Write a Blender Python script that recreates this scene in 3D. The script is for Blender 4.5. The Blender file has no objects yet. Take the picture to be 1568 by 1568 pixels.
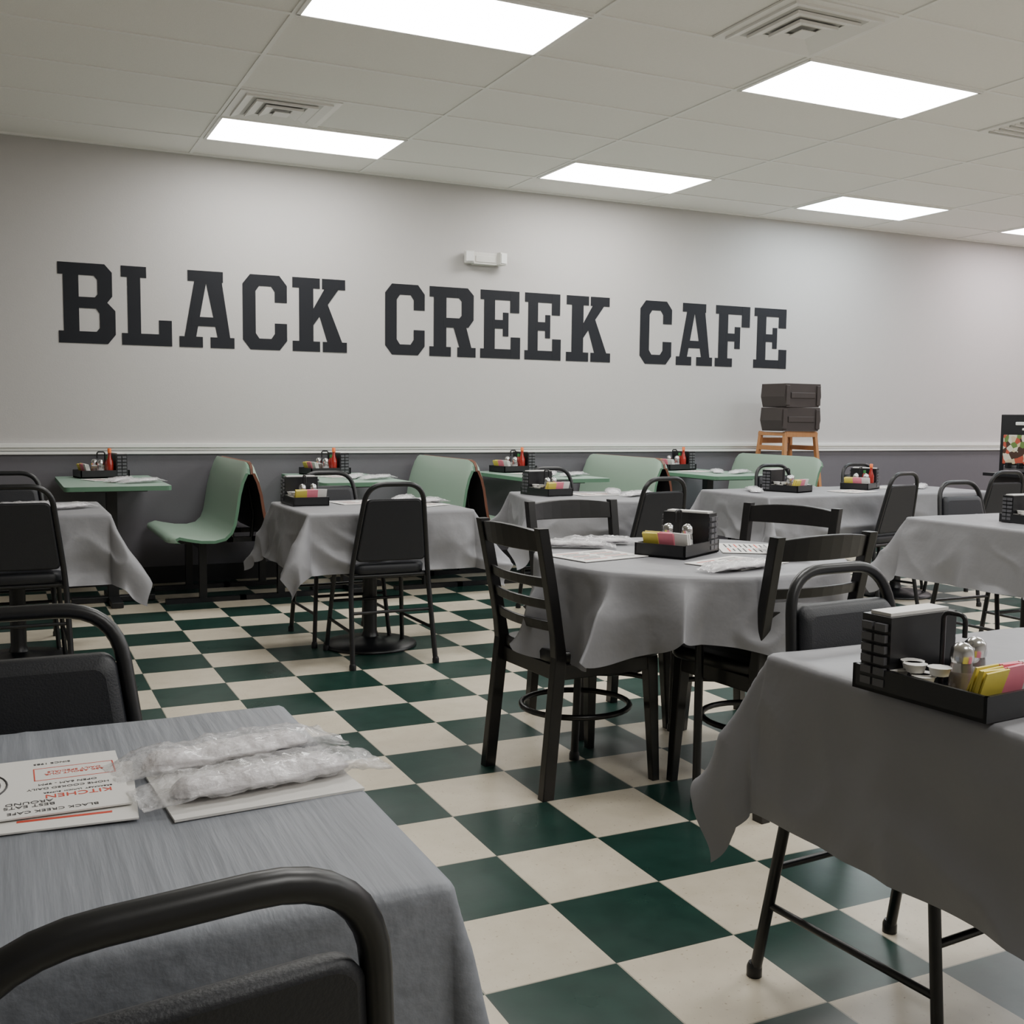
import bpy, math, random
from mathutils import Vector, Matrix, noise
random.seed(7)
H=1.20; D=7.87; CZ=3.0; TILE=.3177; TX0=1.196; TY0=2.269; TT=.735
scene=bpy.context.scene
col=bpy.context.collection
# ---------------------------------------------------------------- materials
def srgb(r,g,b):
    f=lambda c:(c/255/12.92) if c/255<=.04045 else ((c/255+.055)/1.055)**2.4
    return (f(r),f(g),f(b),1)
def mat(name,c,rough=.5,metal=0,noise_amt=0,noise_scale=20,bump=0,bump_scale=80,alpha=1,trans=0,coat=0,spec=.5,stretch=None):
    m=bpy.data.materials.new(name); m.use_nodes=True; nt=m.node_tree; b=nt.nodes['Principled BSDF']
    b.inputs['Base Color'].default_value=c; b.inputs['Roughness'].default_value=rough; b.inputs['Metallic'].default_value=metal
    b.inputs['Alpha'].default_value=alpha; b.inputs['Transmission Weight'].default_value=trans; b.inputs['Coat Weight'].default_value=coat
    b.inputs['Specular IOR Level'].default_value=spec
    tc=nt.nodes.new('ShaderNodeTexCoord'); vec=tc.outputs['Object']
    if stretch:
        mp=nt.nodes.new('ShaderNodeMapping'); mp.inputs['Scale'].default_value=stretch; nt.links.new(vec,mp.inputs[0]); vec=mp.outputs[0]
    n=nt.nodes.new('ShaderNodeTexNoise'); n.inputs['Scale'].default_value=noise_scale; n.inputs['Detail'].default_value=5
    nt.links.new(vec,n.inputs['Vector'])
    if noise_amt:
        mx=nt.nodes.new('ShaderNodeMix'); mx.data_type='RGBA'
        mx.inputs[6].default_value=tuple(x*(1-noise_amt) for x in c[:3])+(1,); mx.inputs[7].default_value=tuple(min(1,x*(1+noise_amt)) for x in c[:3])+(1,)
        nt.links.new(n.outputs['Fac'],mx.inputs[0]); nt.links.new(mx.outputs[2],b.inputs['Base Color'])
    if bump:
        n2=nt.nodes.new('ShaderNodeTexNoise'); n2.inputs['Scale'].default_value=bump_scale; n2.inputs['Detail'].default_value=4
        nt.links.new(vec,n2.inputs['Vector'])
        bp=nt.nodes.new('ShaderNodeBump'); bp.inputs['Strength'].default_value=bump; bp.inputs['Distance'].default_value=.01
        nt.links.new(n2.outputs['Fac'],bp.inputs['Height']); nt.links.new(bp.outputs[0],b.inputs['Normal'])
    return m
def emis(name,c,s):
    m=bpy.data.materials.new(name); m.use_nodes=True; nt=m.node_tree; nt.nodes.clear()
    e=nt.nodes.new('ShaderNodeEmission'); e.inputs[0].default_value=c; e.inputs[1].default_value=s
    o=nt.nodes.new('ShaderNodeOutputMaterial'); nt.links.new(e.outputs[0],o.inputs[0]); return m
M={}
M['wall']=mat('wall_paint',srgb(190,187,185),.7,noise_amt=.02,bump=.06,bump_scale=120)
M['wains']=mat('wainscot_paint',srgb(98,96,102),.6,noise_amt=.03,bump=.05,bump_scale=120)
M['trim']=mat('trim_white',srgb(236,236,232),.4,noise_amt=.01)
M['cove']=mat('cove_base_black',srgb(28,28,31),.5,noise_amt=.1)
M['ceil']=mat('ceiling_tile',srgb(244,242,237),.9,noise_amt=.03,noise_scale=60,bump=.2,bump_scale=220)
M['grid']=mat('ceiling_grid',srgb(245,244,240),.5,noise_amt=.01)
M['vent']=mat('vent_metal',srgb(242,240,236),.45,noise_amt=.02)
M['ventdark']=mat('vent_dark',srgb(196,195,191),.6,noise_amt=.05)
M['letter']=mat('lettering_black',srgb(24,26,32),.65,noise_amt=.05,spec=.3)
M['black']=mat('black_powdercoat',srgb(19,20,23),.36,noise_amt=.1)
M['vinyl']=mat('black_vinyl',srgb(25,27,33),.5,noise_amt=.1,noise_scale=90,bump=.1,bump_scale=300)
M['bwood']=mat('black_painted_wood',srgb(18,17,18),.33,noise_amt=.2,noise_scale=12,stretch=(1,1,6))
M['cloth']=mat('grey_vinyl_cloth',srgb(133,133,137),.45,noise_amt=.07,noise_scale=5,bump=.6,bump_scale=8)
M['cloth2']=mat('grey_linen_cloth',srgb(126,130,138),.5,noise_amt=.3,noise_scale=70,bump=.2,bump_scale=60,stretch=(1,.06,1))
M['sage']=mat('sage_laminate',srgb(150,173,156),.42,noise_amt=.04,noise_scale=200)
M['sage2']=mat('sage_table_laminate',srgb(140,167,151),.35,noise_amt=.04,noise_scale=200)
M['sagedge']=mat('sage_edge',srgb(88,126,102),.5,noise_amt=.03)
M['ply']=mat('plywood_edge',srgb(104,62,44),.5,noise_amt=.15,stretch=(1,1,30))
M['shellback']=mat('shell_back_dark',srgb(40,38,41),.5,noise_amt=.08)
M['white']=mat('white_paper',srgb(226,224,220),.6,noise_amt=.02)
M['ink']=mat('ink_dark',srgb(60,58,60),.7,noise_amt=.05)
M['red']=mat('ink_red',srgb(205,70,50),.6,noise_amt=.05)
M['film']=mat('clear_plastic_film',srgb(235,234,236),.12,noise_amt=.03,alpha=.36,bump=1.0,bump_scale=60,coat=.6)
M['cutlery']=mat('wrapped_napkin',srgb(226,221,223),.4,noise_amt=.06,noise_scale=40,bump=.5,bump_scale=60,coat=.3)
M['glass']=mat('clear_glass',(.9,.9,.9,1),.05,trans=.9,noise_amt=.01)
M['chrome']=mat('chrome',srgb(200,200,200),.2,metal=1,noise_amt=.02)
M['pepper']=mat('ground_pepper',srgb(95,75,60),.8,noise_amt=.5,noise_scale=300)
M['salt']=mat('table_salt',srgb(225,225,225),.7,noise_amt=.05)
M['yellow']=mat('yellow_packet',srgb(226,208,92),.5,noise_amt=.08)
M['pink']=mat('pink_packet',srgb(232,132,150),.5,noise_amt=.08)
M['bottle']=mat('red_sauce',srgb(150,30,22),.2,noise_amt=.1,coat=.5)
M['orange']=mat('orange_cap',srgb(226,110,50),.4,noise_amt=.05)
M['greencap']=mat('green_cap',srgb(60,130,70),.4,noise_amt=.05)
M['slot']=mat('creamer_grey',srgb(84,84,88),.4,noise_amt=.05)
M['brown']=mat('booster_plastic',srgb(54,46,44),.55,noise_amt=.08)
M['oak']=mat('highchair_wood',srgb(178,124,78),.45,noise_amt=.2,noise_scale=10,stretch=(8,8,1))
M['walnut']=mat('highchair_dark_wood',srgb(110,66,42),.45,noise_amt=.2,noise_scale=10,stretch=(8,8,1))
M['plastic']=mat('white_plastic',srgb(214,212,206),.45,noise_amt=.02)
M['lens']=mat('lamp_lens',srgb(235,235,232),.15,noise_amt=.02)
M['steel']=mat('brushed_steel',srgb(150,150,152),.3,metal=.9,noise_amt=.05)
m=mat('food_poster',srgb(190,150,110),.4); nt=m.node_tree; vn=nt.nodes.new('ShaderNodeTexVoronoi'); vn.inputs['Scale'].default_value=22
tc=nt.nodes.new('ShaderNodeTexCoord'); nt.links.new(tc.outputs['Object'],vn.inputs['Vector']); cr=nt.nodes.new('ShaderNodeValToRGB')
cr.color_ramp.interpolation='CONSTANT'; els=cr.color_ramp.elements; els[0].color=srgb(70,48,38); els[1].position=.25; els[1].color=srgb(180,80,60)
for p_,c_ in((.45,srgb(205,185,150)),(.65,srgb(100,125,65)),(.8,srgb(215,205,185))): e=els.new(p_); e.color=c_
sp=nt.nodes.new('ShaderNodeSeparateColor'); nt.links.new(vn.outputs['Color'],sp.inputs[0]); nt.links.new(sp.outputs[0],cr.inputs[0]); nt.links.new(cr.outputs[0],nt.nodes['Principled BSDF'].inputs['Base Color']); M['poster']=m
# floor
m=bpy.data.materials.new('checker_vinyl_floor'); m.use_nodes=True; nt=m.node_tree; N=nt.nodes; Lk=nt.links; b=N['Principled BSDF']
tc=N.new('ShaderNodeTexCoord'); s=N.new('ShaderNodeVectorMath'); s.operation='SUBTRACT'; s.inputs[1].default_value=(TX0,TY0,-.15)
Lk.new(tc.outputs['Object'],s.inputs[0]); sc=N.new('ShaderNodeVectorMath'); sc.operation='MULTIPLY'; sc.inputs[1].default_value=(1/TILE,1/TILE,1/TILE); Lk.new(s.outputs[0],sc.inputs[0])
ck=N.new('ShaderNodeTexChecker'); ck.inputs['Scale'].default_value=1; Lk.new(sc.outputs[0],ck.inputs['Vector'])
def nz(scale,det=5):
    n=N.new('ShaderNodeTexNoise'); n.inputs['Scale'].default_value=scale; n.inputs['Detail'].default_value=det; Lk.new(tc.outputs['Object'],n.inputs['Vector']); return n
def mixc(fac,a,bb,blend='MIX'):
    x=N.new('ShaderNodeMix'); x.data_type='RGBA'; x.blend_type=blend
    for i,v in((0,fac),(6,a),(7,bb)):
        if isinstance(v,(tuple,float,int)): x.inputs[i].default_value=v
        else: Lk.new(v,x.inputs[i])
    return x.outputs[2]
n1=nz(14); n2=nz(90,3)
green=mixc(n1.outputs['Fac'],srgb(15,42,36),srgb(36,68,59)); cream=mixc(n1.outputs['Fac'],srgb(198,187,166),srgb(222,212,192))
sp=N.new('ShaderNodeValToRGB'); sp.color_ramp.elements[0].position=.64; sp.color_ramp.elements[1].position=.74; Lk.new(n2.outputs['Fac'],sp.inputs[0])
cream=mixc(sp.outputs[0],cream,srgb(168,150,126))
base=mixc(ck.outputs['Fac'],cream,green)
fr=N.new('ShaderNodeVectorMath'); fr.operation='FRACTION'; Lk.new(sc.outputs[0],fr.inputs[0]); sx=N.new('ShaderNodeSeparateXYZ'); Lk.new(fr.outputs[0],sx.inputs[0])
def mth(op,a,bv):
    x=N.new('ShaderNodeMath'); x.operation=op
    for i,v in enumerate((a,bv)):
        if isinstance(v,(int,float)): x.inputs[i].default_value=v
        else: Lk.new(v,x.inputs[i])
    return x.outputs[0]
seam=mth('MAXIMUM',mth('LESS_THAN',sx.outputs[0],.012),mth('LESS_THAN',sx.outputs[1],.012))
base=mixc(mth('MULTIPLY',seam,.45),base,(.03,.04,.035,1)); Lk.new(base,b.inputs['Base Color'])
n3=nz(3); rr=N.new('ShaderNodeMapRange'); rr.inputs[3].default_value=.20; rr.inputs[4].default_value=.42; Lk.new(n3.outputs['Fac'],rr.inputs[0]); Lk.new(rr.outputs[0],b.inputs['Roughness'])
bp=N.new('ShaderNodeBump'); bp.inputs['Strength'].default_value=.06; bp.inputs['Distance'].default_value=.02; Lk.new(nz(6).outputs['Fac'],bp.inputs['Height']); Lk.new(bp.outputs[0],b.inputs['Normal'])
M['floor']=m
# ---------------------------------------------------------------- builder
class B:
    def __init__(s): s.v=[];s.f=[];s.mi=[];s.sm=[];s.mats=[];s.T=Matrix.Identity(4)
    def m(s,name):
        if name not in s.mats: s.mats.append(name)
        return s.mats.index(name)
    def add(s,vs,fs,mt,smooth=False):
        o=len(s.v); k=s.m(mt)
        s.v+=[tuple(s.T@Vector(v)) for v in vs]
        for f in fs: s.f.append(tuple(o+i for i in f)); s.mi.append(k); s.sm.append(smooth)
    def box(s,c,d,mt,R=None):
        vs=[Vector((x*d[0]/2,y*d[1]/2,z*d[2]/2)) for x in(-1,1) for y in(-1,1) for z in(-1,1)]
        if R: vs=[R@v for v in vs]
        vs=[v+Vector(c) for v in vs]
        s.add(vs,[(0,1,3,2),(4,6,7,5),(0,4,5,1),(2,3,7,6),(0,2,6,4),(1,5,7,3)],mt)
    def tube(s,path,r,mt,n=10,closed=False,sq=None):
        P=[Vector(p) for p in path]; L=len(P); rings=[]; prev=None
        for i,p in enumerate(P):
            if closed: t=(P[(i+1)%L]-P[i-1]).normalized()
            else: t=(P[min(i+1,L-1)]-P[max(i-1,0)]).normalized()
            if prev is None:
                a=Vector((0,0,1)) if abs(t.z)<.9 else Vector((1,0,0)); u=t.cross(a).normalized()
            else: u=(prev-t*prev.dot(t)).normalized()
            prev=u; w=t.cross(u); rr_=r[i] if isinstance(r,(list,tuple)) else r
            if sq: rings.append([p+u*a_*sq[0]/2+w*b_*sq[1]/2 for a_,b_ in((-1,-1),(1,-1),(1,1),(-1,1))])
            else: rings.append([p+(u*math.cos(2*math.pi*k/n)+w*math.sin(2*math.pi*k/n))*rr_ for k in range(n)])
        s.loft(rings,mt,closed=closed,smooth=not sq)
    def loft(s,rings,mt,closed=False,smooth=True,caps=True):
        n=len(rings[0]); vs=[v for r in rings for v in r]; fs=[]; L=len(rings)
        for i in range(L if closed else L-1):
            j=(i+1)%L
            for k in range(n): fs.append((i*n+k,i*n+(k+1)%n,j*n+(k+1)%n,j*n+k))
        s.add(vs,fs,mt,smooth)
        if caps and not closed:
            s.add(rings[0],[tuple(range(n))[::-1]],mt); s.add(rings[-1],[tuple(range(n))],mt)
    def lathe(s,prof,c,mt,n=20):
        rings=[[Vector((c[0]+r*math.cos(2*math.pi*k/n),c[1]+r*math.sin(2*math.pi*k/n),c[2]+z)) for k in range(n)] for r,z in prof]
        s.loft(rings,mt)
    def prism(s,outline,fa,fb,mt,mt2=None):
        n=len(outline); a=[fa(*p) for p in outline]; b_=[fb(*p) for p in outline]
        s.add(a+b_,[tuple(range(n))[::-1],tuple(range(n,2*n))],mt)
        s.add(a+b_,[(i,(i+1)%n,n+(i+1)%n,n+i) for i in range(n)],mt2 or mt)
    def mesh(s,name,bevel=0):
        me=bpy.data.meshes.new(name); me.from_pydata(s.v,[],s.f); 
        for k in s.mats: me.materials.append(M[k])
        for p,i,q in zip(me.polygons,s.mi,s.sm): p.material_index=i; p.use_smooth=q
        me.update(); return me
    def obj(s,name,bevel=0,loc=(0,0,0),rz=0,parent=None):
        return place(s.mesh(name),name,loc,rz,bevel,parent)
def place(me,name,loc=(0,0,0),rz=0,bevel=0,parent=None,scale=1):
    o=bpy.data.objects.new(name,me); col.objects.link(o); o.location=loc; o.rotation_euler=(0,0,math.radians(rz)); o.scale=(scale,)*3
    if parent: o.parent=parent
    if bevel:
        md=o.modifiers.new('bevel','BEVEL'); md.width=bevel; md.segments=2; md.limit_method='ANGLE'; md.angle_limit=math.radians(50)
    return o
def fillet(pts,r,n=6):
    P=[Vector(p) for p in pts]; out=[P[0]]
    for i in range(1,len(P)-1):
        ri=r[i-1] if isinstance(r,(list,tuple)) else r
        a=(P[i-1]-P[i]); b_=(P[i+1]-P[i]); k=min(ri,a.length*.48,b_.length*.48); p0=P[i]+a.normalized()*k; p1=P[i]+b_.normalized()*k
        for j in range(n+1):
            t=j/n; out.append(p0*(1-t)**2+P[i]*2*t*(1-t)+p1*t*t)
    out.append(P[-1]); return out
def rrect(w,d,r,n=5,wt=None):
    wt=wt or w; pts=[]
    for cx,cy,a0 in((wt/2-r,d/2-r,0),(-wt/2+r,d/2-r,90),(-w/2+r,-d/2+r,180),(w/2-r,-d/2+r,270)):
        for k in range(n+1):
            a=math.radians(a0+90*k/n); pts.append((cx+r*math.cos(a),cy+r*math.sin(a)))
    return pts
# ---------------------------------------------------------------- room
X0,X1,Y0=-2.8,12.5,-2.6
b=B(); b.box(((X0+X1)/2,(Y0+D)/2,-.05),(X1-X0,D-Y0,.1),'floor'); b.obj('floor')
b=B(); b.box(((X0+X1)/2,D+.06,1.5+.485),(X1-X0,.12,CZ-.97),'wall'); b.box(((X0+X1)/2,D+.06,.485),(X1-X0,.12,.97),'wains'); b.obj('wall_back')
for nm,c,d in(('wall_left',(X0-.06,(Y0+D)/2,1.5),(.12,D-Y0,3)),('wall_right',(X1+.06,(Y0+D)/2,1.5),(.12,D-Y0,3)),('wall_front',((X0+X1)/2,Y0-.06,1.5),(X1-X0,.12,3))):
    b=B(); b.box(c,d,'wall'); b.obj(nm)
b=B(); b.box(((X0+X1)/2,(Y0+D)/2,CZ+.05),(X1-X0,D-Y0,.1),'ceil')
G=.6096; cx0=1.241; cy0=7.394
y=cy0; ys=[]
while y>Y0: ys.append(y); y-=G
for y in ys: b.box(((X0+X1)/2,y,CZ-.003),(X1-X0,.022,.006),'grid')
x=cx0-2*G*3
while x<X1:
    if x>X0: b.box((x,(Y0+D)/2,CZ-.0032),(.022,D-Y0,.0064),'grid')
    x+=2*G
b.box(((X0+X1)/2,D-.012,CZ-.006),(X1-X0,.024,.012),'grid')
b.obj('ceiling')
b=B()
for zc,th,dp in((.975,.028,.030),(.95,.022,.016),(.925,.020,.022)): b.box(((X0+X1)/2,D-dp/2,zc),(X1-X0,dp,th),'trim')
b.obj('trim_1',.002)
b=B(); b.box(((X0+X1)/2,D-.006,.06),(X1-X0,.012,.12),'cove'); b.obj('baseboard_back')
# lights
tints={0:(1,.985,.95,1),2:(1,.985,.95,1),4:(.86,.96,1,1),6:(1,.90,.94,1),8:(1,.93,.95,1)}
LS=19.5
for ii in(0,2,4,6,8):
    M['em%d'%ii]=emis('light_diffuser_%d'%ii,tints[ii],LS)
    for jj in(0,4,8,12):
        xa=cx0+ii*2*G; ya=cy0-jj*G
        if xa+2*G>X1: continue
        b=B(); cx,cy=xa+G,ya-G/2; w,d=2*G,G
        for c,dd in(((cx,ya-.018,0),(w-.02,.02,.012)),((cx,ya-d+.018,0),(w-.02,.02,.012)),((xa+.018,cy,0),(.02,d-.04,.012)),((xa+w-.018,cy,0),(.02,d-.04,.012))):
            b.box((c[0],c[1],CZ-.008),dd,'grid')
        hw,hd=(w-.055)/2,(d-.055)/2; z=CZ-.011
        b.add([(cx-hw,cy-hd,z),(cx-hw,cy+hd,z),(cx+hw,cy+hd,z),(cx+hw,cy-hd,z)],[(0,1,2,3)],'em%d'%ii)
        b.obj('ceiling_light_panel')
def diffuser(cx,cy):
    b=B(); b.box((cx,cy,CZ-.007),(.585,.585,.01),'vent')
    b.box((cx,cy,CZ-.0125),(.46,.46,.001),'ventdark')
    for k,(w,z) in enumerate(((.50,.012),(.36,.018),(.22,.024))):
        zt=CZ-z; o=w/2; i_=w/2-.05
        S4=((-1,-1),(1,-1),(1,1),(-1,1))
        r0=[Vector((cx+sx*o,cy+sy*o,zt-.012)) for sx,sy in S4]
        r1=[Vector((cx+sx*i_,cy+sy*i_,zt)) for sx,sy in S4]
        r2=[Vector((cx+sx*(i_-.006),cy+sy*(i_-.006),zt)) for sx,sy in S4]
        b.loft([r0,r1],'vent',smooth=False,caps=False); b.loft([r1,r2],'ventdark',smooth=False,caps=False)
        r3=[Vector((cx+sx*o,cy+sy*o,zt+.002)) for sx,sy in S4]; b.loft([r0,r3],'vent',smooth=False,caps=False)
    b.box((cx,cy,CZ-.038),(.09,.09,.004),'vent')
    b.obj('ceiling_vent')
diffuser(cx0+G/2,cy0-1.5*G); diffuser(cx0+3.5*G,cy0-5.5*G)
b=B(); cx,cy=cx0+7.5*G,cy0-4.5*G; b.box((cx,cy,CZ-.006),(.585,.585,.01),'vent')
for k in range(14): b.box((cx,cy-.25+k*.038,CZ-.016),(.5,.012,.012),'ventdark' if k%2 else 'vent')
b.obj('ceiling_vent_grille')
# ---------------------------------------------------------------- lettering
def stem(x0=.09,x1=.36): return [(x0,0),(x1,0),(x1,1),(x0,1)]
def R_(x0,y0,x1,y1): return [(x0,y0),(x1,y0),(x1,y1),(x0,y1)]
LET={
'B':[stem(),R_(0,.85,.6,1),R_(0,0,.6,.15),R_(.3,.44,.66,.58),[(.6,1),(.82,1),(.95,.9),(.95,.6),(.86,.52),(.6,.52),(.6,.58),(.64,.58),(.69,.62),(.69,.80),(.63,.85),(.6,.85)],[(.6,.52),(.86,.52),(1,.42),(1,.12),(.86,0),(.6,0),(.6,.15),(.66,.15),(.72,.20),(.72,.38),(.66,.44),(.6,.44)]],
'L':[stem(.12,.38),R_(0,.86,.5,1),R_(0,0,1,.15),R_(.74,0,1,.33)],
'A':[[(.08,.1),(.29,.1),(.52,.95),(.30,.95)],[(.70,.1),(.93,.1),(.76,.95),(.46,.95)],R_(.16,.86,.80,1),R_(.22,.28,.78,.40),R_(0,0,.42,.14),R_(.56,0,1,.14)],
'C':[[(.17,0),(0,.13),(0,.87),(.17,1),(.83,1),(1,.87),(1,.64),(.72,.64),(.72,.78),(.64,.85),(.37,.85),(.29,.78),(.29,.22),(.37,.15),(.64,.15),(.72,.22),(.72,.36),(1,.36),(1,.13),(.83,0)]],
'K':[stem(.12,.38),R_(0,.86,.5,1),R_(0,0,.5,.14),[(.36,.34),(.36,.56),(.60,.88),(.86,.88)],[(.46,.56),(.63,.68),(.92,.12),(.64,.12)],R_(.54,.86,.97,1),R_(.55,0,1,.14)],
'R':[stem(),R_(0,.85,.6,1),R_(0,0,.46,.14),R_(.3,.42,.66,.56),[(.6,1),(.82,1),(.95,.9),(.95,.54),(.84,.43),(.6,.42),(.6,.56),(.64,.56),(.69,.60),(.69,.80),(.63,.85),(.6,.85)],[(.50,.46),(.78,.46),(.92,.1),(.66,.1)],R_(.6,0,1,.14)],
'E':[stem(),R_(0,.86,.97,1),R_(0,0,1,.14),R_(.3,.44,.62,.57),R_(.56,.33,.70,.68),R_(.74,.68,.97,1),R_(.76,0,1,.32)],
'F':[stem(),R_(0,.86,1,1),R_(0,0,.5,.14),R_(.3,.42,.62,.55),R_(.56,.30,.72,.66),R_(.76,.66,1,1)]}
b=B()
for ch,xa,xb in(('B',.37,.73),('L',.77,1.10),('A',1.15,1.53),('C',1.59,1.91),('K',1.95,2.36),('C',2.66,2.98),('R',3.02,3.41),('E',3.45,3.80),('E',3.84,4.17),('K',4.22,4.64),('C',4.93,5.25),('A',5.30,5.68),('F',5.71,6.08),('E',6.13,6.50)):
    for k,pl in enumerate(LET[ch]):
        t=.003+.0002*k
        b.prism(pl,lambda x,y:Vector((xa+(xb-xa)*x,D-.0003,1.665+.535*y)),lambda x,y:Vector((xa+(xb-xa)*x,D-t,1.665+.535*y)),'letter')
b.obj('wall_lettering')
# emergency light
b=B(); b.box((3.46,D-.035,2.43),(.20,.07,.09),'plastic'); b.box((3.46,D-.072,2.425),(.17,.006,.05),'plastic')
for s in(-1,1):
    b.box((3.46+s*.135,D-.06,2.435),(.075,.07,.095),'plastic',Matrix.Rotation(s*.35,3,'Z')); b.box((3.46+s*.145,D-.098,2.435),(.06,.008,.076),'lens',Matrix.Rotation(s*.35,3,'Z'))
b.obj('emergency_light',.006)
# ---------------------------------------------------------------- metal chair
def metal_chair():
    b=B(); r=.0125
    by=lambda z:-.17-.085*(z-.44)/.45
    b.tube(fillet([(-.21,-.25,0),(-.195,-.17,.44),(-.138,-.255,.8775),(.138,-.255,.8775),(.195,-.17,.44),(.21,-.25,0)],[.10,.09,.09,.10],8),r,'black',12)
    for s in(-1,1):
        b.tube(fillet([(s*.205,.225,0),(s*.175,.165,.432),(s*.182,-.165,.432)],.06),r*.9,'black')
        b.tube([(s*.196,.205,.17),(s*.203,-.215,.17)],.008,'black',8)
        b.lathe([(.016,0),(.016,.02),(.013,.03)],(s*.205,.225,0),'black',12); b.lathe([(.017,0),(.017,.02),(.013,.03)],(s*.21,-.25,0),'black',12)
    b.tube([(-.18,.16,.43),(.18,.16,.43)],.010,'black',8); b.tube([(-.18,-.165,.43),(.18,-.165,.43)],.010,'black',8)
    b.tube([(-.193,.19,.26),(.193,.19,.26)],.008,'black',8); b.tube([(-.2,-.20,.26),(.2,-.20,.26)],.008,'black',8)
    def ring(k,z,off): return [Vector((x*(1+off),y*(1+off)+.015,z)) for x,y in rrect(.37,.38,.06,5,wt=.41)]
    b.loft([ring(0,.438,-.06),ring(0,.445,0),ring(0,.475,.01),ring(0,.488,-.03),ring(0,.492,-.12)],'vinyl')
    zb,zt,wb,wt_=.505,.806,.172,.138
    def half(w,z,rr,a0,n=6):
        return [(w-rr+rr*math.cos(math.radians(a0+90*k/n)),z+rr*math.sin(math.radians(a0+90*k/n))) for k in range(n+1)]
    outl=half(wt_,zt-.025,.025,0)+[(-x,z) for x,z in half(wt_,zt-.025,.025,0)[::-1]]+[(-x,z) for x,z in half(wb,zb+.02,.02,-90)[::-1]]+half(wb,zb+.02,.02,-90)
    def bring(off,sc):
        zc=(zb+zt)/2
        return [Vector((x*sc,by(zc+(z-zc)*sc)+off,zc+(z-zc)*sc)) for x,z in outl]
    b.loft([bring(-.012,.95),bring(-.009,1),bring(.008,1),bring(.020,.96),bring(.024,.86)],'vinyl')
    return b.mesh('metal_stack_chair')
MC=metal_chair()
def mchair(x,y,rz=0): place(MC,'metal_dining_chair',(x,y,0),rz)
# ---------------------------------------------------------------- wooden chair
def wood_chair():
    b=B()
    def post(z):
        return -.19-.02*abs(z-.45)/.45 if z<.45 else -.19-.075*((z-.45)/.41)**1.15
    for s in(-1,1):
        zs=[0,.1,.2,.3,.4,.45,.52,.6,.68,.76,.82,.86]
        rings=[]
        for z in zs:
            w=.017; dpt=.021 if z<.5 else .018; yy=post(z)-(.025*(1-z/.45) if z<.45 else 0)
            xx=s*(.185+.008*(abs(z-.45)/.45)); rings.append([Vector((xx+a*w,yy+c*dpt,z)) for a,c in((-1,-1),(1,-1),(1,1),(-1,1))])
        b.loft(rings,'bwood',smooth=False)
        rings=[]
        for z,w in((0,.014),(.2,.017),(.42,.021)):
            xx=s*(.195-.02*z/.42); yy=.185-.015*z/.42
            rings.append([Vector((xx+a*w,yy+c*w,z)) for a,c in((-1,-1),(1,-1),(1,1),(-1,1))])
        b.loft(rings,'bwood',smooth=False)
        b.tube([(s*(.18-.16*math.sin(t*math.pi/2)),.17-.15*(1-math.cos(t*math.pi/2)),.34) for t in [i/6 for i in range(7)]],.009,'bwood',8)
        b.box((s*.182,0,.40),(.022,.36,.05),'bwood')
    b.box((0,.18,.395),(.34,.022,.05),'bwood'); b.box((0,-.185,.395),(.34,.022,.05),'bwood')
    b.tube([(.178*math.cos(a),-.005+.185*math.sin(a),.235) for a in [i*math.pi/16 for i in range(32)]],.010,'bwood',8,closed=True)
    def ring(z,off): return [Vector((x*(1+off),y*(1+off)+.01,z)) for x,y in rrect(.38,.42,.07,5,wt=.43)]
    b.loft([ring(.422,-.03),ring(.43,0),ring(.452,.0),ring(.462,-.03),ring(.460,-.14),ring(.456,-.4)],'bwood')
    def slat(z0,z1,th=.014):
        rings=[]
        for i in range(9):
            x=-.178+.356*i/8; bow=-.028*(1-(x/.178)**2)
            crown=.012*(1-(x/.178)**2) if z1>.8 else 0
            rings.append([Vector((x,post(z0)+bow-th/2,z0)),Vector((x,post(z0)+bow+th/2,z0)),Vector((x,post(z1)+bow+th/2,z1+crown)),Vector((x,post(z1)+bow-th/2,z1+crown))])
        b.loft(rings,'bwood',smooth=False)
    slat(.785,.85,.02)
    for z in(.53,.60,.67): slat(z,z+.032)
    return b.mesh('wood_ladderback_chair')
WC=wood_chair()
def wchair(x,y,rz=0): place(WC,'wooden_dining_chair',(x,y,0),rz,bevel=.003)
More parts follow.
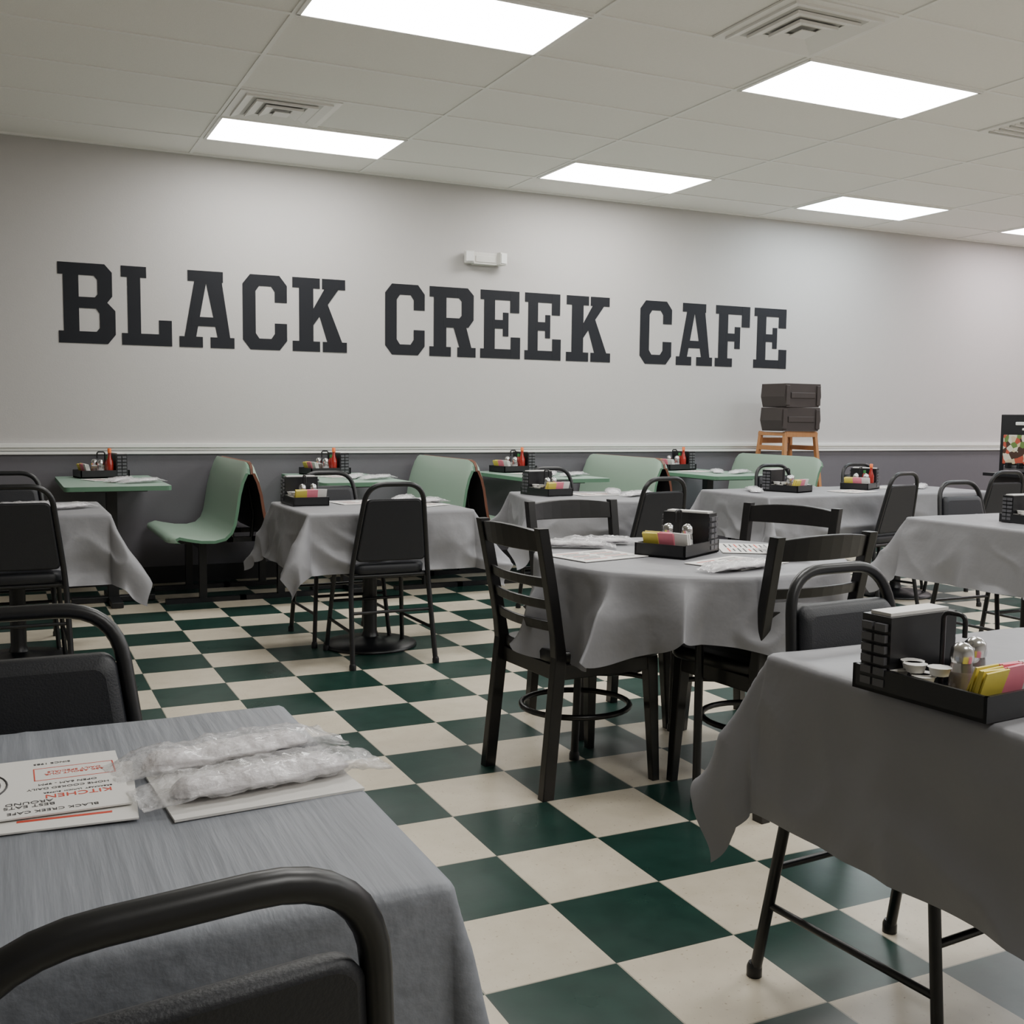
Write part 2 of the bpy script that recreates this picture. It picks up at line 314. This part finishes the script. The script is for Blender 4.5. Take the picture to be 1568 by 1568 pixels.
# ---------------------------------------------------------------- tables + cloths
def pedestal(b,c=(0,0)):
    b.lathe([(.24,0),(.245,.008),(.235,.02),(.12,.034),(.045,.05),(.036,.08),(.036,TT-.06),(.05,TT-.05),(.05,TT-.03)],(c[0],c[1],0),'black',28)
    b.box((c[0],c[1],TT-.035),(.5,.06,.014),'black'); b.box((c[0],c[1],TT-.035),(.06,.5,.014),'black')
def ridge(p):
    return 1-2.2*abs(noise.noise(p))
def table(cx,cy,hx,hy,rz=0,L=.29,t1=.5,seed=0,cm='cloth',two=False,z=TT,wav=.05,pk=None,pc=(0,0),wr=1.0):
    b=B()
    if two: pedestal(b,c=(-hx*.5,0)); pedestal(b,c=(hx*.5,0))
    else: pedestal(b,pc)
    b.box((0,0,TT-.016),(2*hx-.02,2*hy-.02,.024),'shellback'); b.obj('dining_table',.003,(cx,cy,0),rz)
    c=B()
    def axis(h):
        a=[-(h+L)+L*i/36 for i in range(36)]+[-h+2*h*i/60 for i in range(61)]
        return a+[h+L*i/36 for i in range(1,37)]
    U=axis(hx);V=axis(hy); vs=[]
    rs=random.Random(seed); ph=[rs.uniform(0,6) for _ in range(8)]
    pks={(sx_,sy_):(pk or (.74 if rs.random()<.5 else .30)) for sx_ in(-1,1) for sy_ in(-1,1)}
    def fold(t):
        q=math.sin(t); return math.copysign(abs(q)**.6,q)*.5+.5*(1-2*abs(((t/math.pi)%2)-1))
    def wv(sx,s): return wav*(math.sin(s*6+ph[0]+sx)+.55*fold(s*15+ph[1]+2*sx))
    for u in U:
        for v in V:
            du=max(abs(u)-hx,0);dv=max(abs(v)-hy,0);su=1 if u>0 else -1;sv=1 if v>0 else -1
            r=math.hypot(du,dv); bx=max(-hx,min(hx,u));byy=max(-hy,min(hy,v))
            if r<1e-9:
                cr=.0012*math.exp(-((u-hx*.1)/.008)**2)+.0012*math.exp(-((v+hy*.15)/.008)**2)
                rg=.0014*max(0,ridge(Vector((u*3.2+seed*3,v*3.2,seed)))-.55)*2
                vs.append((u,v,z+.0012*noise.noise(Vector((u*6+seed,v*6,0)))+cr+rg)); continue
            phi=math.atan2(dv,du); w1=wv(su*1.3,byy);w2=wv(sv*2.7+1,bx)
            tl=.08+w1*math.cos(phi)**2+w2*math.sin(phi)**2
            if du>0 and dv>0:
                k=math.log(.5)/math.log(pks[(su,sv)]); g=(phi/(math.pi/2))**k; s2=math.sin(math.pi*g)
                tl+=t1*s2**1.1
            fd=min(1,r/.08)
            tl+=.12*wr*noise.noise(Vector((u*4+seed,v*4,seed)))*fd
            tl+=.11*wr*(ridge(Vector((u*5.5+seed*2,v*5.5,seed+4)))-.5)*fd
            tl=max(tl,.0)
            r0=.012; q=r0*math.pi/2
            if r<q: out=r0*math.sin(r/r0);dn=r0*(1-math.cos(r/r0))
            else: out=r0+(r-q)*math.sin(tl);dn=r0+(r-q)*math.cos(tl)
            vs.append((bx+su*out*math.cos(phi),byy+sv*out*math.sin(phi),z-dn))
    m_=len(V); fs=[(i*m_+j,(i+1)*m_+j,(i+1)*m_+j+1,i*m_+j+1) for i in range(len(U)-1) for j in range(m_-1)]
    c.add(vs,fs,cm,True); c.obj('tablecloth',0,(cx,cy,0),rz)
def round_table(cx,cy,R,seed=3):
    b=B(); b.lathe([(R-.03,TT-.03),(R-.01,TT-.024),(R-.01,TT-.006),(R-.02,TT-.003)],(0,0,0),'shellback',48)
    for k in range(4):
        a=math.radians(242+90*k); cx_,sy_=math.cos(a),math.sin(a)
        b.tube([(cx_*.38,sy_*.38,0),(cx_*.36,sy_*.36,TT-.03)],.014,'black',10); b.lathe([(.018,0),(.018,.02),(.015,.03)],(cx_*.38,sy_*.38,0),'black',12)
    b.box((0,0,TT-.04),(.70,.03,.02),'black',Matrix.Rotation(math.radians(62),3,'Z')); b.box((0,0,TT-.04),(.70,.03,.02),'black',Matrix.Rotation(math.radians(152),3,'Z'))
    b.obj('round_dining_table',.002,(cx,cy,0))
    c=B(); nt_=420; s=.73; vs=[(0,0,TT)]; rad=[R*.25,R*.5,R*.75,R*.92,R]; 
    NR=len(rad)+26
    for k in range(nt_):
        th=2*math.pi*k/nt_; a=th+.5
        Lh=min(s/max(abs(math.cos(a)),abs(math.sin(a)))-R,.32)
        q=11*th+1.3*math.sin(3*th+1)+1.2
        tri=1-abs(((q/math.pi)%2)-1)
        fold=tri**1.5
        amp=.42+.22*math.sin(2*th+.6)
        for r in rad: vs.append((r*math.cos(th),r*math.sin(th),TT))
        for i in range(1,27):
            r=Lh*i/26; r0=.012;qq=r0*math.pi/2
            tl=max(0,.0+amp*fold+.16*noise.noise(Vector((math.cos(th)*3,math.sin(th)*3,r*5)))*min(1,r/.06)+.10*(ridge(Vector((math.cos(th)*3.2+5,math.sin(th)*3.2,r*6)))-.5)*min(1,r/.06))
            th2=th+.10*(r/.3)*math.sin(q)*.6
            if r<qq: out=r0*math.sin(r/r0);dn=r0*(1-math.cos(r/r0))
            else: out=r0+(r-qq)*math.sin(tl);dn=r0+(r-qq)*math.cos(tl)
            vs.append(((R+out)*math.cos(th2),(R+out)*math.sin(th2),TT-dn))
    fs=[(0,1+k*NR,1+((k+1)%nt_)*NR) for k in range(nt_)]
    for k in range(nt_):
        k2=(k+1)%nt_
        for i in range(NR-1): fs.append((1+k*NR+i,1+k*NR+i+1,1+k2*NR+i+1,1+k2*NR+i))
    c.add(vs,fs,'cloth',True); c.obj('tablecloth',0,(cx,cy,0))
table(-.02,1.325,.41,.355,rz=0,L=.30,seed=1,cm='cloth2',t1=.18,wav=.03,pk=.5,wr=.5)
table(2.01,1.335,.63,.345,rz=0,L=.33,seed=2,cm='cloth',t1=.48,wav=.02,pk=.80,pc=(.33,0),wr=.45)
table(.05,5.62,.39,.375,L=.33,seed=3,t1=.35)
table(1.72,5.33,.42,.37,L=.30,seed=4)
table(3.18,5.58,.42,.38,rz=-15,L=.29,seed=5)
table(5.12,5.53,.93,.34,L=.29,seed=6,two=True)
table(4.42,3.52,.42,.37,L=.30,seed=8)
round_table(2.13,3.06,.52)
# chairs
mchair(.062,.955,8); mchair(.025,1.62,180); mchair(.05,5.32,0); mchair(.03,5.95,180)
mchair(1.68,5.07,0); mchair(1.64,5.60,180)
mchair(3.13,5.78,180); mchair(3.2,5.12,8)
mchair(5.0,5.20,12); mchair(4.95,5.85,180); mchair(5.74,5.85,180); mchair(5.95,5.2,0)
mchair(4.62,3.9,180); mchair(1.67,1.55,184)
wchair(1.74,3.13,-90+4); wchair(2.12,3.62,180); wchair(2.60,3.28,112); wchair(2.20,2.75,5)
# ---------------------------------------------------------------- booths
def shell_profile():
    return [(-.50,.415),(-.495,.44),(-.45,.452),(-.38,.440),(-.30,.425),(-.22,.422),(-.16,.436),(-.125,.47),(-.105,.52),(-.09,.60),(-.075,.70),(-.055,.80),(-.03,.88),(-.018,.905)]
def booth(cx,both=True):
    b=B(); ya,yb=6.70,7.82
    P=shell_profile(); th=.018
    for s in((1,-1) if both else (1,)):
        edge='sagedge' if s==1 else 'ply'
        n=len(P); off=[]
        for i in range(n):
            t=Vector((P[min(i+1,n-1)][0]-P[max(i-1,0)][0],0,P[min(i+1,n-1)][1]-P[max(i-1,0)][1])).normalized(); nn=Vector((t.z,0,-t.x)); off.append((P[i][0]+nn.x*th,P[i][1]+nn.z*th))
        ny=17; ygrid=[ya+(yb-ya)*.5*(1-math.cos(math.pi*k/(ny-1))) for k in range(ny)]
        def rc(y):
            e=min(y-ya,yb-y); k=max(0,1-e/.10); return 1-math.sqrt(max(0,1-k*k))
        def pt(Q,i,y):
            x,z=Q[i]; k=rc(y)
            if i>=n-3: z-=k*.07*(i-(n-4))/3
            if i<=2: x+=k*.06*(3-i)/3
            return (cx+s*x,y,z)
        vs=[pt(P,i,y) for i in range(n) for y in ygrid]; fs=[(i*ny+j,i*ny+j+1,(i+1)*ny+j+1,(i+1)*ny+j) for i in range(n-1) for j in range(ny-1)]
        b.add(vs,fs,'sage',True)
        vs2=[pt(off,i,y) for i in range(n) for y in ygrid]; b.add(vs2,[f[::-1] for f in fs],'shellback',True)
        for ye in(ya,yb):
            a=[pt(P,i,ye) for i in range(n)]+[pt(off,i,ye) for i in range(n)]
            b.add(a,[(i,i+1,n+i+1,n+i) for i in range(n-1)],edge)
        a=[pt(P,n-1,y) for y in ygrid]+[pt(off,n-1,y) for y in ygrid]; b.add(a,[(j,j+1,ny+j+1,ny+j) for j in range(ny-1)],edge)
        a=[pt(P,0,y) for y in ygrid]+[pt(off,0,y) for y in ygrid]; b.add(a,[(j,j+1,ny+j+1,ny+j) for j in range(ny-1)],'sagedge')
        for y in(6.98,7.54):
            b.box((cx+s*-.25,y,.20),(.045,.045,.40),'black'); b.box((cx+s*-.24,y,.395),(.36,.04,.03),'black')
            b.box((cx+s*-.23,y,.015),(.50,.05,.03),'black')
            b.tube([(cx+s*-.06,y,.40),(cx+s*-.075,y,.55),(cx+s*-.045,y,.74)],.012,'black',8)
        b.box((cx+s*-.25,7.26,.36),(.04,.56,.04),'black')
    if both: b.box((cx,6.98,.395),(.2,.04,.03),'black'); b.box((cx,7.54,.395),(.2,.04,.03),'black')
    b.obj('booth_bench')
for cx in(1.39,2.91,4.43): booth(cx)
booth(5.95,False)
def booth_table(cx):
    b=B(); w=.60; ya,yb=6.68,7.85; cy=(ya+yb)/2
    o=rrect(w,yb-ya,.03,4)
    b.prism(o,lambda x,y:Vector((cx+x,cy+y,.74)),lambda x,y:Vector((cx+x,cy+y,.767)),'sage2','sagedge')
    b.box((cx,7.2,.38),(.065,.065,.70),'black'); b.box((cx,7.2,.73),(.36,.7,.014),'black')
    b.box((cx,7.2,.02),(.50,.07,.035),'black'); b.box((cx,7.2,.02),(.07,.56,.035),'black')
    b.obj('booth_table',.003)
for cx in(.62,2.15,3.67,5.19): booth_table(cx)
# ---------------------------------------------------------------- caddies
def shaker(b,c,mt):
    b.lathe([(.019,0),(.020,.004),(.017,.05),(.015,.062)],c,'glass',14); b.lathe([(.016,.002),(.015,.04),(.005,.042)],c,mt,12)
    b.lathe([(.017,.060),(.018,.068),(.016,.082),(.009,.089),(.002,.091)],c,'chrome',14)
def caddy(bottle=True):
    b=B(); W_,Ln=.17,.25
    b.box((0,0,.003),(W_,Ln,.006),'black')
    for s in(-1,1): b.box((s*(W_/2-.003),0,.02),(.006,Ln,.04),'black'); b.box((0,s*(Ln/2-.003),.02),(W_,.006,.04),'black')
    b.box((0,Ln/2-.04,.066),(W_-.012,.058,.118),'black'); b.box((0,Ln/2-.04,.127),(W_-.03,.04,.006),'white')
    for k in range(6):
        for yy in(-.013,.013): b.box((-W_/2+.004,Ln/2-.04+yy,.018+k*.018),(.012,.021,.012),'slot'); b.box((W_/2-.004,Ln/2-.04+yy,.018+k*.018),(.012,.021,.012),'slot')
    rs=random.Random(5)
    def pk(x,y,mt,n,dx=0,dy=-.004):
        for i in range(n):
            b.box((x+dx*i+rs.uniform(-.002,.002),y+dy*i,.042+rs.uniform(-.002,.003)),(.052,.0028,.062),mt,Matrix.Rotation(.30+rs.uniform(-.06,.06),3,'X')@Matrix.Rotation(rs.uniform(-.05,.05),3,'Y'))
    pk(-.042,-.080,'yellow',6); pk(.012,-.075,'pink',7); pk(.055,-.078,'white',5)
    for k in range(9): b.lathe([(.014,0),(.017,.012),(.019,.013)],(-.060+.014*(k%2),-.012+.017*(k//2),.012+.016*((k*2)%3)),'white',10)
    b.tube(fillet([(0,.02,.006),(0,.02,.135),(0,-.02,.135),(0,-.02,.10)],.012),.004,'black',8)
    shaker(b,(-.018,-.030,.006),'pepper'); shaker(b,(.038,-.012,.006),'salt')
    if bottle:
        c=(.055,.03,.006)
        b.lathe([(.018,0),(.019,.01),(.019,.075),(.009,.105),(.008,.125)],c,'bottle',14); b.lathe([(.010,.125),(.010,.148),(.006,.15)],c,'orange',12)
        b.lathe([(.016,0),(.017,.07),(.008,.09)],(.015,.032,.006),'bottle',14); b.lathe([(.009,.09),(.009,.108)],(.015,.032,.006),'greencap',12)
    return b.mesh('caddy')
CA=caddy(False); CBt=caddy(True)
def cad(me,x,y,z=TT,rz=0,sc=1): place(me,'condiment_caddy',(x,y,z+.002),rz,scale=sc)
cad(CA,1.435,1.285,rz=5,sc=1.06); cad(CA,2.10,3.08,rz=-60,sc=1.1)
cad(CA,1.42,5.50,rz=0,sc=1.1); cad(CA,2.95,5.72,rz=10,sc=1.1); cad(CBt,5.3,5.6,rz=-60,sc=1.1); cad(CA,4.62,5.55,rz=20,sc=1.1); cad(CA,4.30,3.42,rz=0)
for cx in(.62,2.15,3.67,5.19): cad(CBt,cx-.02,7.66,z=.767,rz=-80,sc=1.25)
# ---------------------------------------------------------------- cutlery rolls
def roll(seed,Ln=.25):
    b=B()
    def surf(wf,hf,amp,mt,ends):
        rings=[]; n=28; Lc=40
        for i in range(Lc+1):
            t=i/Lc; x=(t-.5)*Ln*(1.25 if ends else .92)
            e=min(t,1-t); prof=min(1,(e/.10))**.5 if not ends else .8+.2*min(1,e/.18)
            if ends and t>.84: prof=.86+(t-.84)*2.0
            w=wf*prof; h=hf*(prof if not ends else max(.22,min(1,e/.16)))
            ring=[]
            for k in range(n):
                a=2*math.pi*k/n; ca,sa=math.cos(a),math.sin(a)
                nn=noise.noise(Vector((x*26+seed,ca*2.6,sa*2.2+seed)))*amp+(abs(noise.noise(Vector((x*75,ca*6,sa*5+seed))))-.2)*amp
                ring.append(Vector((x,ca*(w+nn),max(.0006,h+sa*(h+nn*.8)))))
            rings.append(ring)
        b.loft(rings,mt)
    surf(.033,.009,.004,'cutlery',False); surf(.045,.0125,.009,'film',True)
    return b.mesh('roll')
RL=[roll(i*3.7+1) for i in range(3)]
def rollat(x,y,rz,k=0,z=TT): place(RL[k%3],'wrapped_cutlery_roll',(x,y,z+.006),rz)
def text_mesh(body,size,mt):
    c=bpy.data.curves.new('t','FONT'); c.body=body; c.size=size; c.align_x='CENTER'; c.extrude=.0002
    o=bpy.data.objects.new('t',c); col.objects.link(o); bpy.context.view_layer.update()
    me=bpy.data.meshes.new_from_object(o.evaluated_get(bpy.context.evaluated_depsgraph_get())); bpy.data.objects.remove(o)
    me.materials.clear(); me.materials.append(M[mt]); return me
def menu(x,y,rz,z=TT,detail=False,w=.28,d=.215,th=.002):
    b=B(); b.box((0,0,th/2),(w,d,th),'white')
    if not detail:
        for k in range(9):
            b.box((-w*.22,d*(.36-.085*k),th),(w*.36*(1-.3*(k%3==1)),.006,.0006),'ink' if k%4 else 'red'); b.box((w*.22,d*(.36-.085*k),th),(w*.36*(1-.25*(k%2)),.006,.0006),'ink' if (k+2)%4 else 'red')
    o=b.obj('paper_menu',0,(x,y,z+.0022),rz)
    if detail:
        for i,(t,sz,mt_,px,py) in enumerate((('BLACK CREEK CAFE',.011,'ink',-.055,.090),('BEST EATS\nAROUND',.012,'ink',-.03,.070),('KITCHEN',.018,'red',-.085,.042),('BREAKFAST  LUNCH  SUPPER',.006,'ink',-.085,.032),('HOME COOKED DAILY',.009,'ink',-.075,.014),('OPEN 6AM - 9PM',.009,'ink',-.075,-.002),('ASK ABOUT OUR\nDAILY SPECIALS',.009,'red',-.085,-.040),('SINCE 1985',.009,'ink',-.06,-.086))):
            me=text_mesh(t,sz,mt_); place(me,'menu_text_%d'%(i+1),(px,py,th+.0002),0,parent=o)
        r=B()
        for ra,rb in((.052,.062),(.044,.052),(.028,.034)): r.tube([(.045+ra*math.cos(a),-.015+rb*math.sin(a),th) for a in [i*math.pi/16 for i in range(32)]],.0013,'ink',6,closed=True)
        for s_ in(-1,1): 
            r.box((-.085,-.040+s_*.024,th),(.095,.0015,.0006),'red'); r.box((-.085+s_*.047,-.040,th),(.0015,.048,.0006),'red')
        r.obj('menu_logo',parent=o)
    return o
menu(-.002,1.372,176,z=TT+.001); menu(-.012,1.405,180,z=TT+.005,detail=True)
b=B(); b.box((0,0,.0015),(.23,.17,.003),'white'); b.obj('paper_napkin',0,(.275,1.325,TT+.0015),4)
rollat(.285,1.315,8,0,TT+.002); rollat(.265,1.44,11,1,TT)
menu(1.80,3.12,12); rollat(1.98,3.42,-20,1); rollat(1.84,3.36,-30,2); rollat(2.06,2.68,10,0); menu(2.14,2.80,20); menu(2.42,3.1,60); rollat(2.40,2.88,70,1)
menu(1.72,5.5,8); menu(1.95,5.25,30); rollat(1.98,5.55,60,0); rollat(2.02,5.36,20,2)
menu(3.25,5.66,0); rollat(3.45,5.5,30,1); rollat(3.4,5.70,60,2)
menu(5.05,5.40,15); rollat(4.85,5.7,10,2); rollat(5.8,5.55,40,0); rollat(4.4,5.6,60,1); menu(5.6,5.6,30); rollat(.27,5.55,30,2); rollat(.1,5.7,10,0)
for cx in(.62,2.15,3.67,5.19): rollat(cx+.16,7.0,30,1,.767); rollat(cx+.05,7.15,60,0,.767); menu(cx,7.36,20,z=.767)
# ---------------------------------------------------------------- high chairs, boosters
def highchair(x,y,z0,mt,rz=0):
    b=B()
    for sx in(-1,1):
        for sy in(-1,1):
            b.tube([(sx*.22,sy*.22,0),(sx*.16,sy*.16,.74)],.02,mt,sq=(.035,.03))
        b.box((sx*.175,0,.60),(.022,.32,.04),mt); b.box((sx*.165,0,.72),(.03,.36,.03),mt); b.box((sx*.205,0,.22),(.022,.40,.03),mt)
    for sy in(-1,1): b.box((0,sy*.17,.66 if sy>0 else .72),(.33,.024,.05),mt); b.box((0,sy*.205,.18),(.39,.022,.03),mt)
    b.box((0,0,.46),(.35,.33,.02),mt)
    b.obj('wooden_high_chair',.003,(x,y,z0),rz)
highchair(6.20,7.45,0,'walnut',0); highchair(6.20,7.45,.36,'oak',0)
def booster(x,y,z,rz=0):
    b=B()
    o=[(-.18,0),(.18,0),(.205,.09),(.195,.20),(-.195,.20),(-.205,.09)]
    b.prism(o,lambda a,c:Vector((a,-.15,c)),lambda a,c:Vector((a,.15,c)),'brown')
    b.box((0,-.153,.10),(.27,.010,.05),'brown'); b.box((-.17,-.152,.1),(.04,.02,.17),'brown'); b.box((.17,-.152,.1),(.04,.02,.17),'brown')
    b.obj('booster_seat',.012,(x,y,z),rz)
booster(6.18,7.40,1.106,-3); booster(6.18,7.40,1.309,2)
# ---------------------------------------------------------------- beverage station
b=B(); b.box((8.65,6.55,.36),(1.1,.72,.72),'shellback'); b.box((8.60,6.55,.735),(1.2,.76,.03),'black'); b.obj('service_counter',.004)
b=B(); b.box((0,0,.26),(.62,.40,.52),'black'); b.box((0,-.203,.21),(.54,.012,.26),'poster'); b.box((0,-.205,.04),(.5,.02,.06),'steel')
b.box((0,-.203,.44),(.3,.012,.03),'white'); b.box((.02,-.203,.39),(.2,.012,.02),'white')
for k in range(4): b.box((-.18+.12*k,-.23,.07),(.03,.07,.05),'black')
b.obj('beverage_dispenser',.006,(8.32,6.55,.7505),-90)
# ---------------------------------------------------------------- camera
f=1644.1; yaw,pitch,roll_=map(math.radians,(25.45,5.057,-.629))
F=Vector((math.sin(yaw)*math.cos(pitch),math.cos(yaw)*math.cos(pitch),-math.sin(pitch))); R0=Vector((math.cos(yaw),-math.sin(yaw),0)); U0=R0.cross(F)
c_,s_=math.cos(roll_),math.sin(roll_); R2=c_*R0-s_*U0; U2=s_*R0+c_*U0
cd=bpy.data.cameras.new('camera'); cd.lens=f/1568*36; cd.sensor_width=36; cd.clip_start=.02; cam=bpy.data.objects.new('camera',cd); col.objects.link(cam)
cam.matrix_world=Matrix((( R2.x,U2.x,-F.x,0),(R2.y,U2.y,-F.y,0),(R2.z,U2.z,-F.z,H),(0,0,0,1)))
scene.camera=cam
w=bpy.data.worlds.new('world'); scene.world=w; w.use_nodes=True; w.node_tree.nodes['Background'].inputs[0].default_value=(.5,.5,.5,1); w.node_tree.nodes['Background'].inputs[1].default_value=.3
